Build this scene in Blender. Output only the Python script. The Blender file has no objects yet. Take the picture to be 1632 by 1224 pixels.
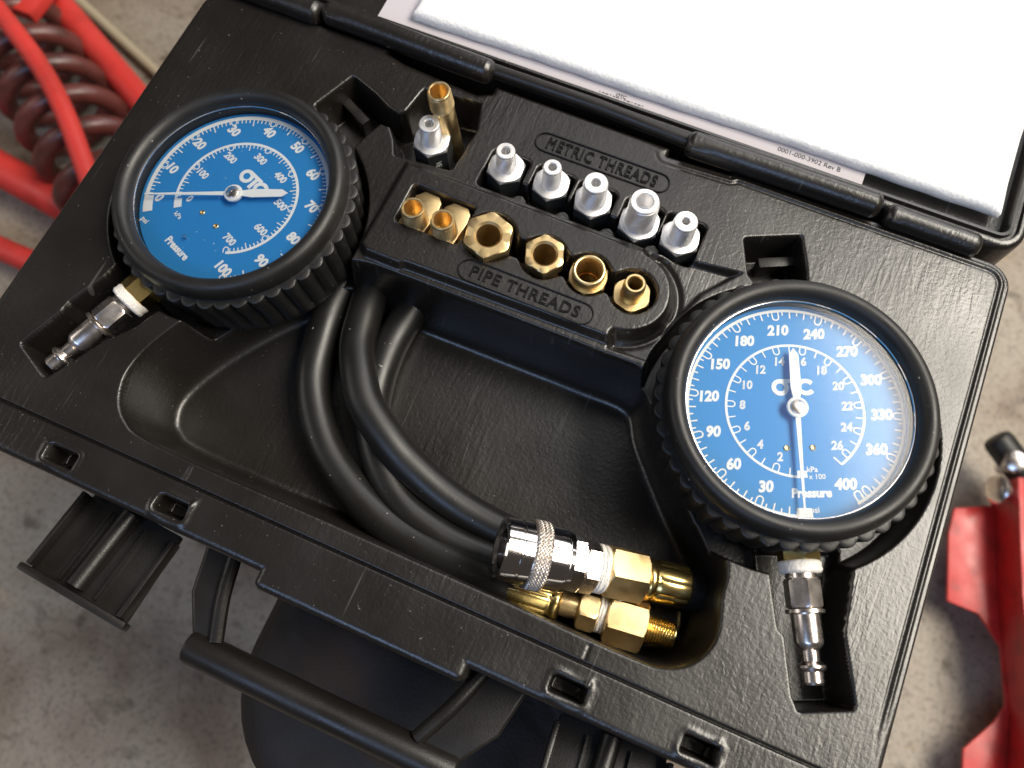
import bpy, bmesh, math, random
import numpy as np
from mathutils import Matrix, Vector
random.seed(7); np.random.seed(7)
MM = 0.001
SC = bpy.context.scene
COL = SC.collection

# ------------------------------------------------------------------ camera
cam_d = bpy.data.cameras.new('camera'); cam = bpy.data.objects.new('camera', cam_d); COL.objects.link(cam)
RC = Matrix(((0.91777616, -0.37367223, 0.13437257), (0.39692044, 0.87336941, -0.28227653), (-0.01187799, 0.31240189, 0.94987577)))
cam.matrix_world = Matrix.Translation((0, 0, 0.305)) @ RC.to_4x4()
cam_d.sensor_width = 36.0; cam_d.lens = 1280 / 1632 * 36; cam_d.clip_start = 0.01; cam_d.clip_end = 50
cam_d.dof.use_dof = True; cam_d.dof.focus_distance = 0.325; cam_d.dof.aperture_fstop = 9.0
SC.camera = cam
# ------------------------------------------------------------------ world and lamps
W = bpy.data.worlds.new('World'); SC.world = W; W.use_nodes = True
bg = W.node_tree.nodes['Background']; bg.inputs[0].default_value = (1.0, 0.86, 0.76, 1); bg.inputs[1].default_value = 0.05
def area(name, az, el, dist, sx, sy, power, colr, aim=(0, 0.1, 0)):
    d = bpy.data.lights.new(name, 'AREA'); d.shape = 'RECTANGLE'; d.size = sx; d.size_y = sy; d.energy = power; d.color = colr
    o = bpy.data.objects.new(name, d); COL.objects.link(o)
    a, e = math.radians(az), math.radians(el); aim = Vector(aim)
    v = Vector((math.cos(e) * math.cos(a), math.cos(e) * math.sin(a), math.sin(e)))
    o.location = aim + v * dist; o.rotation_euler = v.to_track_quat('Z', 'Y').to_euler()
    return o
# open garage door beyond the right rear corner: a bright sunlit opening and the wider pale sky round it
area('sunlit_doorway_lamp', 30, 53, 2.1, 1.55, 0.86, 78, (1.0, 0.925, 0.80))
area('open_door_sky_lamp', 74, 63, 3.0, 2.6, 1.2, 11, (0.98, 0.98, 1.0))
area('low_door_sky_lamp', 80, 30, 3.0, 2.6, 1.1, 30, (0.98, 0.98, 1.0))
area('left_fill_lamp', 196, 28, 2.6, 1.2, 0.8, 7, (1.0, 0.95, 0.9))  # weak fill, added to brighten the left gauge; not a real window
area('front_window_lamp', -100, 46, 3.0, 1.8, 0.8, 24, (0.42, 0.62, 1.0))
SC.view_settings.view_transform = 'Standard'; SC.view_settings.look = 'None'
SC.view_settings.exposure = 0.0; SC.view_settings.gamma = 1.0; SC.view_settings.use_curve_mapping = False

# ------------------------------------------------------------------ materials
def mat(name, base, rough=0.5, metal=0.0, spec=0.5, bumps=(), rvar=None, cvar=None, coat=0.0):
    """bumps: list of (kind, scale, strength, distance_m, detail, distortion); cvar: (scale, colour2, lo, hi)"""
    m = bpy.data.materials.new(name); m.use_nodes = True
    nt = m.node_tree; N = nt.nodes; L = nt.links; b = N['Principled BSDF']
    b.inputs['Base Color'].default_value = (*base, 1); b.inputs['Roughness'].default_value = rough
    b.inputs['Metallic'].default_value = metal; b.inputs['Specular IOR Level'].default_value = spec
    b.inputs['Coat Weight'].default_value = coat
    tc = N.new('ShaderNodeTexCoord')
    last = None
    for kind, scale, strength, dist, detail, distort in bumps:
        if kind == 'wave':
            t = N.new('ShaderNodeTexWave'); t.inputs['Scale'].default_value = scale; t.inputs['Distortion'].default_value = distort
            t.inputs['Detail'].default_value = detail; t.inputs['Detail Scale'].default_value = 1.2; out = t.outputs['Fac']
        elif kind == 'vor':
            t = N.new('ShaderNodeTexVoronoi'); t.inputs['Scale'].default_value = scale; out = t.outputs['Distance']
        else:
            t = N.new('ShaderNodeTexNoise'); t.inputs['Scale'].default_value = scale; t.inputs['Detail'].default_value = detail
            t.inputs['Distortion'].default_value = distort; out = t.outputs['Fac']
        L.new(tc.outputs['Object'], t.inputs['Vector'])
        bp = N.new('ShaderNodeBump'); bp.inputs['Strength'].default_value = strength; bp.inputs['Distance'].default_value = dist
        L.new(out, bp.inputs['Height'])
        if last is not None: L.new(last.outputs['Normal'], bp.inputs['Normal'])
        last = bp
    if last is not None: L.new(last.outputs['Normal'], b.inputs['Normal'])
    if rvar:
        t = N.new('ShaderNodeTexNoise'); t.inputs['Scale'].default_value = rvar[0]; t.inputs['Detail'].default_value = 4
        L.new(tc.outputs['Object'], t.inputs['Vector'])
        r = N.new('ShaderNodeMapRange'); r.inputs['From Min'].default_value = 0.3; r.inputs['From Max'].default_value = 0.7
        r.inputs['To Min'].default_value = rvar[1]; r.inputs['To Max'].default_value = rvar[2]
        L.new(t.outputs['Fac'], r.inputs['Value']); L.new(r.outputs[0], b.inputs['Roughness'])
    if cvar:
        t = N.new('ShaderNodeTexNoise'); t.inputs['Scale'].default_value = cvar[0]; t.inputs['Detail'].default_value = 5
        L.new(tc.outputs['Object'], t.inputs['Vector'])
        r = N.new('ShaderNodeMapRange'); r.inputs['From Min'].default_value = cvar[2]; r.inputs['From Max'].default_value = cvar[3]
        L.new(t.outputs['Fac'], r.inputs['Value'])
        mx = N.new('ShaderNodeMix'); mx.data_type = 'RGBA'; mx.inputs['A'].default_value = (*base, 1); mx.inputs['B'].default_value = (*cvar[1], 1)
        L.new(r.outputs[0], mx.inputs['Factor']); L.new(mx.outputs['Result'], b.inputs['Base Color'])
    return m
M = {}
PL = [('noise', 200, 0.25, 0.0003, 1, 0.6), ('noise', 650, 0.75, 0.00011, 1, 0.6)]
M['plastic'] = mat('black_moulded_plastic', (0.0085, 0.0068, 0.0056), 0.33, spec=0.8, bumps=PL, rvar=(28, 0.28, 0.40))
M['plastic_smooth'] = mat('smooth_black_plastic', (0.0095, 0.008, 0.007), 0.35, bumps=[('noise', 1300, 0.25, 0.0003, 2, 0)], rvar=(60, 0.32, 0.46))
M['rubber'] = mat('black_rubber', (0.009, 0.0085, 0.008), 0.40, bumps=[('noise', 1500, 0.18, 0.0003, 2, 0)], rvar=(80, 0.40, 0.54))
M['hose'] = mat('hose_rubber', (0.009, 0.0085, 0.0078), 0.37, bumps=[('noise', 1800, 0.22, 0.0002, 2, 0)], rvar=(70, 0.33, 0.45))
M['brass'] = mat('machined_brass', (0.80, 0.61, 0.32), 0.36, 1.0, bumps=[('noise', 700, 0.05, 0.0002, 3, 0)], rvar=(150, 0.30, 0.46), cvar=(120, (0.70, 0.50, 0.24), 0.4, 0.7))
M['brass_bright'] = mat('polished_brass', (0.84, 0.63, 0.24), 0.24, 1.0, bumps=[('noise', 220, 0.10, 0.0006, 2, 0)])
M['steel'] = mat('nickel_steel', (0.78, 0.71, 0.66), 0.28, 1.0, bumps=[('noise', 700, 0.05, 0.0002, 2, 0)], rvar=(150, 0.22, 0.34))
M['chrome'] = mat('chrome', (0.86, 0.82, 0.81), 0.11, 1.0)
M['knurl'] = mat('knurled_nickel', (0.70, 0.63, 0.57), 0.42, 1.0)
M['letter'] = mat('glossy_raised_lettering', (0.006, 0.0055, 0.005), 0.30, spec=0.35)
M['alu'] = mat('bright_aluminium', (0.93, 0.92, 0.92), 0.50, 1.0, bumps=[('noise', 900, 0.06, 0.0002, 2, 0)], rvar=(200, 0.44, 0.58))
M['anod'] = mat('dark_anodised_metal', (0.035, 0.037, 0.036), 0.36, 0.3, bumps=[('noise', 900, 0.1, 0.0002, 2, 0)])
M['dial'] = mat('blue_dial_enamel', (0.026, 0.225, 0.54), 0.5, spec=0.3)
M['print'] = mat('white_print', (0.80, 0.80, 0.78), 0.55, spec=0.2)
M['pointer'] = mat('white_pointer_paint', (0.82, 0.81, 0.78), 0.4)
M['tape'] = mat('white_thread_tape', (0.80, 0.76, 0.70), 0.6, bumps=[('noise', 600, 0.6, 0.0008, 4, 1.0)])
M['foam'] = mat('white_packing_foam', (0.90, 0.90, 0.90), 0.75, spec=0.35, bumps=[('vor', 650, 0.35, 0.0007, 0, 0), ('noise', 1500, 0.4, 0.0004, 3, 0)], cvar=(600, (0.80, 0.80, 0.81), 0.45, 0.7))
M['paper'] = mat('white_paper_shade_toned', (0.46, 0.43, 0.46), 0.7)  # white sheet greyed: the shade beside the foam is put into its colour
M['ink'] = mat('black_ink', (0.02, 0.02, 0.022), 0.6)
M['red'] = mat('red_paint', (0.52, 0.022, 0.020), 0.34, bumps=[('noise', 400, 0.1, 0.0004, 2, 0)], rvar=(40, 0.28, 0.5), cvar=(55, (0.24, 0.016, 0.012), 0.48, 0.80))
M['redtube'] = mat('weathered_red_tube_paint', (0.62, 0.045, 0.036), 0.42, cvar=(20, (0.38, 0.030, 0.022), 0.5, 0.8), rvar=(25, 0.35, 0.6))
M['coil'] = mat('brown_coated_spring_steel', (0.13, 0.036, 0.030), 0.34, bumps=[('noise', 150, 0.25, 0.001, 3, 0)], cvar=(40, (0.06, 0.022, 0.018), 0.45, 0.7))
M['tan'] = mat('bare_wood_handle', (0.42, 0.36, 0.25), 0.6)
M['orange'] = mat('orange_sticker', (0.85, 0.28, 0.02), 0.5)
M['vinyl'] = mat('dark_brown_vinyl', (0.010, 0.0068, 0.0058), 0.62, bumps=[('noise', 16, 0.6, 0.010, 2, 0.8), ('noise', 600, 0.3, 0.0006, 3, 0)], cvar=(14, (0.030, 0.015, 0.010), 0.5, 0.72))
fb = M['foam'].node_tree.nodes['Principled BSDF']; fb.inputs['Subsurface Weight'].default_value = 0.7; fb.inputs['Subsurface Radius'].default_value = (1, 1, 1); fb.inputs['Subsurface Scale'].default_value = 0.008
# hose-tray relief: flow lines of the moulding, stronger in patches
def flow_plastic():
    m = M['plastic']; nt = m.node_tree; N = nt.nodes; L = nt.links; b = N['Principled BSDF']
    tc = N['Texture Coordinate']
    mp = N.new('ShaderNodeMapping'); mp.inputs['Scale'].default_value = (1, 0.14, 1); mp.inputs['Rotation'].default_value = (0, 0, 0.35)
    t = N.new('ShaderNodeTexNoise'); t.inputs['Scale'].default_value = 420; t.inputs['Detail'].default_value = 2; t.inputs['Distortion'].default_value = 0.8
    L.new(tc.outputs['Object'], mp.inputs[0]); L.new(mp.outputs[0], t.inputs['Vector'])
    k = N.new('ShaderNodeTexNoise'); k.inputs['Scale'].default_value = 11; k.inputs['Detail'].default_value = 2
    L.new(tc.outputs['Object'], k.inputs['Vector'])
    r = N.new('ShaderNodeMapRange'); r.inputs['From Min'].default_value = 0.40; r.inputs['From Max'].default_value = 0.62; r.inputs['To Min'].default_value = 0.05; r.inputs['To Max'].default_value = 0.42
    L.new(k.outputs['Fac'], r.inputs['Value'])
    bp = N.new('ShaderNodeBump'); bp.inputs['Distance'].default_value = 0.0005
    L.new(r.outputs[0], bp.inputs['Strength']); L.new(t.outputs['Fac'], bp.inputs['Height'])
    L.new(b.inputs['Normal'].links[0].from_socket, bp.inputs['Normal']); L.new(bp.outputs['Normal'], b.inputs['Normal'])
    # pale scuffs and dust specks
    v = N.new('ShaderNodeTexNoise'); v.inputs['Scale'].default_value = 750; v.inputs['Detail'].default_value = 2
    L.new(tc.outputs['Object'], v.inputs['Vector'])
    r2 = N.new('ShaderNodeMapRange'); r2.inputs['From Min'].default_value = 0.735; r2.inputs['From Max'].default_value = 0.76; r2.inputs['To Max'].default_value = 0.6
    L.new(v.outputs['Fac'], r2.inputs['Value'])
    mx = N.new('ShaderNodeMix'); mx.data_type = 'RGBA'; mx.inputs['A'].default_value = b.inputs['Base Color'].default_value; mx.inputs['B'].default_value = (0.22, 0.20, 0.18, 1)
    L.new(r2.outputs[0], mx.inputs['Factor'])
    # thin handling scratches, patchy
    mp2 = N.new('ShaderNodeMapping'); mp2.inputs['Scale'].default_value = (520, 18, 60); mp2.inputs['Rotation'].default_value = (0, 0, 0.5); L.new(tc.outputs['Object'], mp2.inputs[0])
    sc = N.new('ShaderNodeTexNoise'); sc.inputs['Scale'].default_value = 1.0; sc.inputs['Detail'].default_value = 1; L.new(mp2.outputs[0], sc.inputs['Vector'])
    r3 = N.new('ShaderNodeMapRange'); r3.inputs['From Min'].default_value = 0.72; r3.inputs['From Max'].default_value = 0.78; r3.inputs['To Max'].default_value = 0.5; L.new(sc.outputs['Fac'], r3.inputs['Value'])
    m3 = N.new('ShaderNodeMix'); m3.data_type = 'RGBA'; m3.inputs['B'].default_value = (0.09, 0.085, 0.08, 1)
    L.new(mx.outputs['Result'], m3.inputs['A']); L.new(r3.outputs[0], m3.inputs['Factor']); L.new(m3.outputs['Result'], b.inputs['Base Color'])
flow_plastic()
def specks(m, thr=0.76, colr=(0.35, 0.33, 0.30)):
    nt = m.node_tree; N = nt.nodes; L = nt.links; b = N['Principled BSDF']
    tc = N['Texture Coordinate']; v = N.new('ShaderNodeTexNoise'); v.inputs['Scale'].default_value = 620; v.inputs['Detail'].default_value = 1
    L.new(tc.outputs['Object'], v.inputs['Vector'])
    r2 = N.new('ShaderNodeMapRange'); r2.inputs['From Min'].default_value = thr; r2.inputs['From Max'].default_value = thr + 0.03; r2.inputs['To Max'].default_value = 0.7
    L.new(v.outputs['Fac'], r2.inputs['Value'])
    mx = N.new('ShaderNodeMix'); mx.data_type = 'RGBA'; mx.inputs['A'].default_value = b.inputs['Base Color'].default_value; mx.inputs['B'].default_value = (*colr, 1)
    L.new(r2.outputs[0], mx.inputs['Factor']); L.new(mx.outputs['Result'], b.inputs['Base Color'])
specks(M['rubber'], 0.765); specks(M['hose'], 0.785)
def glass():
    m = bpy.data.materials.new('thin_clear_lens'); m.use_nodes = True; nt = m.node_tree; N = nt.nodes; L = nt.links
    N.remove(N['Principled BSDF']); out = N['Material Output']
    tr = N.new('ShaderNodeBsdfTransparent'); tr.inputs[0].default_value = (0.985, 0.99, 0.99, 1)
    gl = N.new('ShaderNodeBsdfGlossy'); gl.inputs['Roughness'].default_value = 0.16; gl.inputs['Color'].default_value = (1, 1, 1, 1)
    fr = N.new('ShaderNodeFresnel'); fr.inputs['IOR'].default_value = 1.37
    mx = N.new('ShaderNodeMixShader'); L.new(fr.outputs[0], mx.inputs[0]); L.new(tr.outputs[0], mx.inputs[1]); L.new(gl.outputs[0], mx.inputs[2])
    # dust on the lens
    tc = N.new('ShaderNodeTexCoord'); nz = N.new('ShaderNodeTexNoise'); nz.inputs['Scale'].default_value = 700; nz.inputs['Detail'].default_value = 1
    rg = N.new('ShaderNodeMapRange'); rg.inputs['From Min'].default_value = 0.755; rg.inputs['From Max'].default_value = 0.80; rg.inputs['To Max'].default_value = 0.35
    L.new(tc.outputs['Object'], nz.inputs['Vector']); L.new(nz.outputs['Fac'], rg.inputs['Value'])
    df = N.new('ShaderNodeBsdfDiffuse'); df.inputs[0].default_value = (0.8, 0.79, 0.76, 1); m2 = N.new('ShaderNodeMixShader')
    L.new(rg.outputs[0], m2.inputs[0]); L.new(mx.outputs[0], m2.inputs[1]); L.new(df.outputs[0], m2.inputs[2])
    L.new(m2.outputs[0], out.inputs['Surface']); return m
M['glass'] = glass()
def concrete():
    m = bpy.data.materials.new('stained_concrete'); m.use_nodes = True; nt = m.node_tree; N = nt.nodes; L = nt.links; b = N['Principled BSDF']
    tc = N.new('ShaderNodeTexCoord')
    def noise(s, d, dis=0):
        t = N.new('ShaderNodeTexNoise'); t.inputs['Scale'].default_value = s; t.inputs['Detail'].default_value = d; t.inputs['Distortion'].default_value = dis
        L.new(tc.outputs['Object'], t.inputs['Vector']); return t.outputs['Fac']
    def ramp(src, pts):
        r = N.new('ShaderNodeValToRGB'); e = r.color_ramp.elements
        while len(e) < len(pts): e.new(0.5)
        for i, (p, c) in enumerate(pts): e[i].position = p; e[i].color = (*c, 1)
        L.new(src, r.inputs[0]); return r.outputs[0]
    a = ramp(noise(9, 8, 0.6), [(0.30, (0.16, 0.118, 0.085)), (0.47, (0.275, 0.228, 0.178)), (0.60, (0.31, 0.27, 0.22)), (0.75, (0.38, 0.30, 0.21))])
    s = ramp(noise(30, 5, 0.8), [(0.28, (0.35, 0.30, 0.26)), (0.42, (1, 1, 1)), (0.66, (1, 1, 1)), (0.78, (1.0, 0.86, 0.68))])
    f = ramp(noise(220, 4), [(0.30, (0.55, 0.53, 0.50)), (0.48, (1.0, 1.0, 1.0)), (0.72, (1.15, 1.13, 1.1))])
    m1 = N.new('ShaderNodeMix'); m1.data_type = 'RGBA'; m1.blend_type = 'MULTIPLY'; m1.inputs['Factor'].default_value = 0.85
    m2 = N.new('ShaderNodeMix'); m2.data_type = 'RGBA'; m2.blend_type = 'MULTIPLY'; m2.inputs['Factor'].default_value = 0.8
    L.new(a, m1.inputs['A']); L.new(s, m1.inputs['B']); L.new(m1.outputs['Result'], m2.inputs['A']); L.new(f, m2.inputs['B'])
    L.new(m2.outputs['Result'], b.inputs['Base Color']); b.inputs['Roughness'].default_value = 0.6
    bp = N.new('ShaderNodeBump'); bp.inputs['Strength'].default_value = 0.4; bp.inputs['Distance'].default_value = 0.002
    L.new(noise(140, 6), bp.inputs['Height']); L.new(bp.outputs[0], b.inputs['Normal']); return m
M['concrete'] = concrete()

# ------------------------------------------------------------------ mesh helpers (all coordinates in millimetres)
def mesh_obj(name, V, Fc, m, parent=None, smooth=30, loc=None):
    me = bpy.data.meshes.new(name); me.from_pydata([(x * MM, y * MM, z * MM) for x, y, z in V], [], Fc); me.update()
    bm = bmesh.new(); bm.from_mesh(me); bmesh.ops.recalc_face_normals(bm, faces=bm.faces); bm.to_mesh(me); bm.free()
    return link(name, me, m, parent, smooth, loc)
def link(name, me, m, parent=None, smooth=30, loc=None):
    me.materials.clear(); me.materials.append(M[m])
    if smooth is not None:
        me.polygons.foreach_set('use_smooth', [True] * len(me.polygons)); me.set_sharp_from_angle(angle=math.radians(smooth))
    o = bpy.data.objects.new(name, me); COL.objects.link(o)
    if loc: o.location = [c * MM for c in loc]
    if parent: o.parent = parent
    return o
def thing(name, label, cat, loc=(0, 0, 0), rotz=0.0, group=None, mw=None):
    o = bpy.data.objects.new(name, None); COL.objects.link(o); o.empty_display_size = 0.01
    if mw is not None: o.matrix_world = mw
    else: o.location = [c * MM for c in loc]; o.rotation_euler = (0, 0, rotz)
    tag(o, label, cat, group); return o
def tag(o, label, cat, group=None, kind=None):
    if label: o['label'] = label
    if cat: o['category'] = cat
    if group: o['group'] = group
    if kind: o['kind'] = kind
    return o
class G:
    """geometry collector"""
    def __init__(s): s.V = []; s.F = []
    def add(s, V, Fc, T=None):
        n = len(s.V)
        if T is not None: V = [tuple(T @ Vector(v)) for v in V]
        s.V += [tuple(v) for v in V]; s.F += [tuple(i + n for i in f) for f in Fc]; return s
    def obj(s, name, m, parent=None, smooth=30, loc=None): return mesh_obj(name, s.V, s.F, m, parent, smooth, loc)
def hexr(th, af, n=6, rot=0.0):
    a = (th - rot + math.pi / n) % (2 * math.pi / n) - math.pi / n
    return af / 2 / math.cos(a)
def lathe(prof, n=48, af=None, rot=0.0, sides=6, fn=None, close_start=True, close_end=True):
    """prof: (r, z[, hex]) ; hex -> radius clipped to a polygon of across-flats af. fn(th, r, z) -> r"""
    V = []; Fc = []; k = len(prof)
    for p in prof:
        r, z = p[0], p[1]; hx = len(p) > 2 and p[2]
        for i in range(n):
            th = 2 * math.pi * i / n; rr = r
            if hx: rr = min(r, hexr(th, af if hx is True else hx, sides, rot))
            if fn: rr = fn(th, rr, z)
            V.append((rr * math.cos(th), rr * math.sin(th), z))
    for j in range(k - 1):
        for i in range(n):
            a = j * n + i; b = j * n + (i + 1) % n; Fc.append((a, b, b + n, a + n))
    if close_start: Fc.append(tuple(range(n))[::-1])
    if close_end: Fc.append(tuple(range((k - 1) * n, k * n)))
    return V, Fc
def hexprof(z0, z1, af, c=1.0, extra=()):
    """chamfered hexagon outer profile, from z0 up to z1"""
    big = af * 0.62
    c *= 0.6; return [(af * 0.525, z0, af), (af * 0.555, z0 + c * 0.5, af), (big, z0 + c, af), (big, z1 - c, af), (af * 0.555, z1 - c * 0.5, af), (af * 0.525, z1, af)]
def thread(r0, z0, z1, pitch=1.0, depth=0.45, n=40, r1=None, bore=None, bore_depth=8, base_cap=False):
    """helical thread with chamfered end and bore, built upwards"""
    r1 = r0 if r1 is None else r1
    st = max(8, int((z1 - z0 - 1.2) / pitch * 5)); prof = [(r0 - depth, z0 - 0.5)]
    for i in range(st + 1): z = z0 + (z1 - 1.2 - z0) * i / st; prof.append((r0 + (r1 - r0) * i / st, z))
    zs, ze = z0, z1 - 1.2
    prof += [(r1 - depth * 0.9, z1 - 0.9), (r1 - depth * 1.0, z1 - 0.35), (r1 - depth * 1.0 - 0.35, z1)]
    m0 = len(prof)
    if bore: prof += [(bore + 0.35, z1), (bore, z1 - 0.4), (bore * 0.98, z1 - bore_depth)]
    def fn(th, r, z):
        if zs <= z <= ze and r > (bore or 0) + 0.6:
            ph = ((z - zs) / pitch - th / (2 * math.pi)) % 1.0
            return r - depth * abs(2 * ph - 1)
        return r
    return lathe(prof, n, fn=fn)
def spline(P, per=8):
    P = [Vector(p) for p in P]; out = []
    Q = [P[0] * 2 - P[1]] + P + [P[-1] * 2 - P[-2]]
    for i in range(1, len(Q) - 2):
        a, b, c, d = Q[i - 1], Q[i], Q[i + 1], Q[i + 2]
        for k in range(per):
            t = k / per
            out.append(0.5 * (2 * b + (c - a) * t + (2 * a - 5 * b + 4 * c - d) * t * t + (3 * b - 3 * c + d - a) * t ** 3))
    out.append(P[-1]); return out
def tube(path, r, n=16, cap=True, closed=False, flat=None):
    path = [Vector(p) for p in path]; V = []; Fc = []; k = len(path); nrm = None
    for i, p in enumerate(path):
        if closed: d = path[(i + 1) % k] - path[i - 1]
        else: d = path[min(i + 1, k - 1)] - path[max(i - 1, 0)]
        d.normalize()
        if nrm is None: nrm = d.cross(Vector((0, 0, 1))); nrm = nrm if nrm.length > 1e-4 else d.cross(Vector((0, 1, 0)))
        nrm = nrm - d * nrm.dot(d); nrm.normalize(); bn = d.cross(nrm)
        rr = r(i / (k - 1)) if callable(r) else r
        for j in range(n):
            a = 2 * math.pi * j / n; V.append(tuple(p + nrm * (math.cos(a) * rr) + bn * (math.sin(a) * rr * (flat or 1))))
    for i in range(k if closed else k - 1):
        for j in range(n):
            a = i * n + j; b = i * n + (j + 1) % n; c2 = ((i + 1) % k) * n
            Fc.append((a, b, c2 + (j + 1) % n, c2 + j))
    if cap and not closed: Fc.append(tuple(range(n))[::-1]); Fc.append(tuple(range((k - 1) * n, k * n)))
    return V, Fc
def box(cx, cy, cz, sx, sy, sz):
    x, y, z = sx / 2, sy / 2, sz / 2
    V = [(cx + a * x, cy + b * y, cz + c * z) for c in (-1, 1) for b in (-1, 1) for a in (-1, 1)]
    return V, [(0, 2, 3, 1), (4, 5, 7, 6), (0, 1, 5, 4), (2, 6, 7, 3), (0, 4, 6, 2), (1, 3, 7, 5)]
def extr(poly, z0, z1):
    n = len(poly); V = [(x, y, z0) for x, y in poly] + [(x, y, z1) for x, y in poly]
    return V, [tuple(range(n))[::-1], tuple(range(n, 2 * n))] + [(i, (i + 1) % n, n + (i + 1) % n, n + i) for i in range(n)]
def bevel(o, w, seg=2, ang=30):
    bm = bmesh.new(); bm.from_mesh(o.data)
    es = [e for e in bm.edges if len(e.link_faces) == 2 and e.calc_face_angle(0) > math.radians(ang)]
    bmesh.ops.bevel(bm, geom=es, offset=w * MM, segments=seg, profile=0.6, affect='EDGES'); bm.to_mesh(o.data); bm.free()
    o.data.polygons.foreach_set('use_smooth', [True] * len(o.data.polygons)); o.data.set_sharp_from_angle(angle=math.radians(45)); return o
def bbox_obj(name, b, m, parent=None, bev=1.0, loc=None):
    return bevel(mesh_obj(name, *box(*b), m, parent, 30, loc), bev)
def axis_T(p, d, up=(0, 0, 1)):
    """matrix that sends local +z to direction d, at p"""
    d = Vector(d).normalized(); q = d.to_track_quat('Z', 'Y'); return Matrix.Translation(p) @ q.to_matrix().to_4x4()
_txt = {}
def text_geo(s, size, bold=0.0, shear=0.0, outline=0.0, spacing=1.0, wscale=1.0):
    key = (s, size, bold, shear, outline, spacing)
    if key not in _txt:
        cu = bpy.data.curves.new('lettering', 'FONT'); cu.body = s; cu.size = 1.0; cu.align_x = 'CENTER'; cu.align_y = 'CENTER'
        cu.space_character = spacing; cu.shear = shear; cu.resolution_u = 3
        if outline: cu.fill_mode = 'NONE'; cu.bevel_depth = outline / size; cu.bevel_resolution = 1; cu.offset = bold / size
        else: cu.offset = bold / size
        o = bpy.data.objects.new('lettering', cu); COL.objects.link(o)
        dg = bpy.context.evaluated_depsgraph_get(); me = bpy.data.meshes.new_from_object(o.evaluated_get(dg))
        V = [tuple(v.co) for v in me.vertices]; Fc = [tuple(p.vertices) for p in me.polygons]
        bpy.data.objects.remove(o); bpy.data.curves.remove(cu); bpy.data.meshes.remove(me)
        if V:  # centre on the glyphs
            cx = (min(v[0] for v in V) + max(v[0] for v in V)) / 2; cy = (min(v[1] for v in V) + max(v[1] for v in V)) / 2
            V = [((x - cx) * size * wscale, (y - cy) * size, z * size) for x, y, z in V]
        _txt[key] = (V, Fc)
    return _txt[key]
def at(x, y, z, rot=0.0, zs=1.0): return Matrix.Translation((x, y, z)) @ Matrix.Rotation(rot, 4, 'Z') @ Matrix.Diagonal((1, 1, zs, 1))

# ------------------------------------------------------------------ setting: garage floor
FZ = -460.0
n = 40; V = [(-3000 + 6000 * i / n, -3000 + 6000 * j / n, FZ) for j in range(n + 1) for i in range(n + 1)]
Fc = [(j * (n + 1) + i, j * (n + 1) + i + 1, (j + 1) * (n + 1) + i + 1, (j + 1) * (n + 1) + i) for j in range(n) for i in range(n)]
tag(mesh_obj('floor', V, Fc, 'concrete', None, None), 'stained grey concrete garage floor under everything', None, kind='structure')

# ------------------------------------------------------------------ the case
case = thing('tool_case', 'open black moulded plastic case holding the two blue gauges and fittings', 'tool case', (0, 0, -76))
CZ = 76.0      # parts are given with z = 0 on the tray deck
def CL(o): o.location.z += CZ * MM; return o
# signed distances on a grid
def sd_poly(X, Y, P, r=0.0):
    P = np.array(P, float); d = np.full(X.shape, 1e9); s = np.ones(X.shape); n = len(P)
    for i in range(n):
        a = P[i]; b = P[i - 1]; e = b - a; wx = X - a[0]; wy = Y - a[1]
        t = np.clip((wx * e[0] + wy * e[1]) / (e @ e), 0, 1); bx = wx - e[0] * t; by = wy - e[1] * t
        d = np.minimum(d, bx * bx + by * by)
        c1 = Y >= a[1]; c2 = Y < b[1]; c3 = e[0] * wy > e[1] * wx
        s = np.where((c1 & c2 & c3) | (~c1 & ~c2 & ~c3), -s, s)
    return s * np.sqrt(d) - r
def sd_box(X, Y, x0, x1, y0, y1, r=0.0):
    dx = np.abs(X - (x0 + x1) / 2) - ((x1 - x0) / 2 - r); dy = np.abs(Y - (y0 + y1) / 2) - ((y1 - y0) / 2 - r)
    return np.hypot(np.maximum(dx, 0), np.maximum(dy, 0)) + np.minimum(np.maximum(dx, dy), 0) - r
def sd_c(X, Y, x, y, r): return np.hypot(X - x, Y - y) - r
def smin(a, b, k):
    h = np.clip(0.5 + 0.5 * (b - a) / k, 0, 1); return b * (1 - h) + a * h - k * h * (1 - h)
def st(s, w): t = np.clip(-s / w, 0, 1); return t * t * (3 - 2 * t)
def smooth_poly(P, k=6):
    P = [Vector((x, y)) for x, y in P]; n = len(P); out = []
    for i in range(n):
        a, b, c, d = P[i - 1], P[i], P[(i + 1) % n], P[(i + 2) % n]
        for j in range(k):
            t = j / k; q = 0.5 * (2 * b + (c - a) * t + (2 * a - 5 * b + 4 * c - d) * t * t + (3 * b - 3 * c + d - a) * t ** 3); out.append((q.x, q.y))
    return out
def foot(s, w):
    t = np.clip(-s / w, 0, 1); e = np.clip(t / 0.22, 0, 1); return (1 - (1 - t) ** 3.2) * e * e * (3 - 2 * e)
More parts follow.
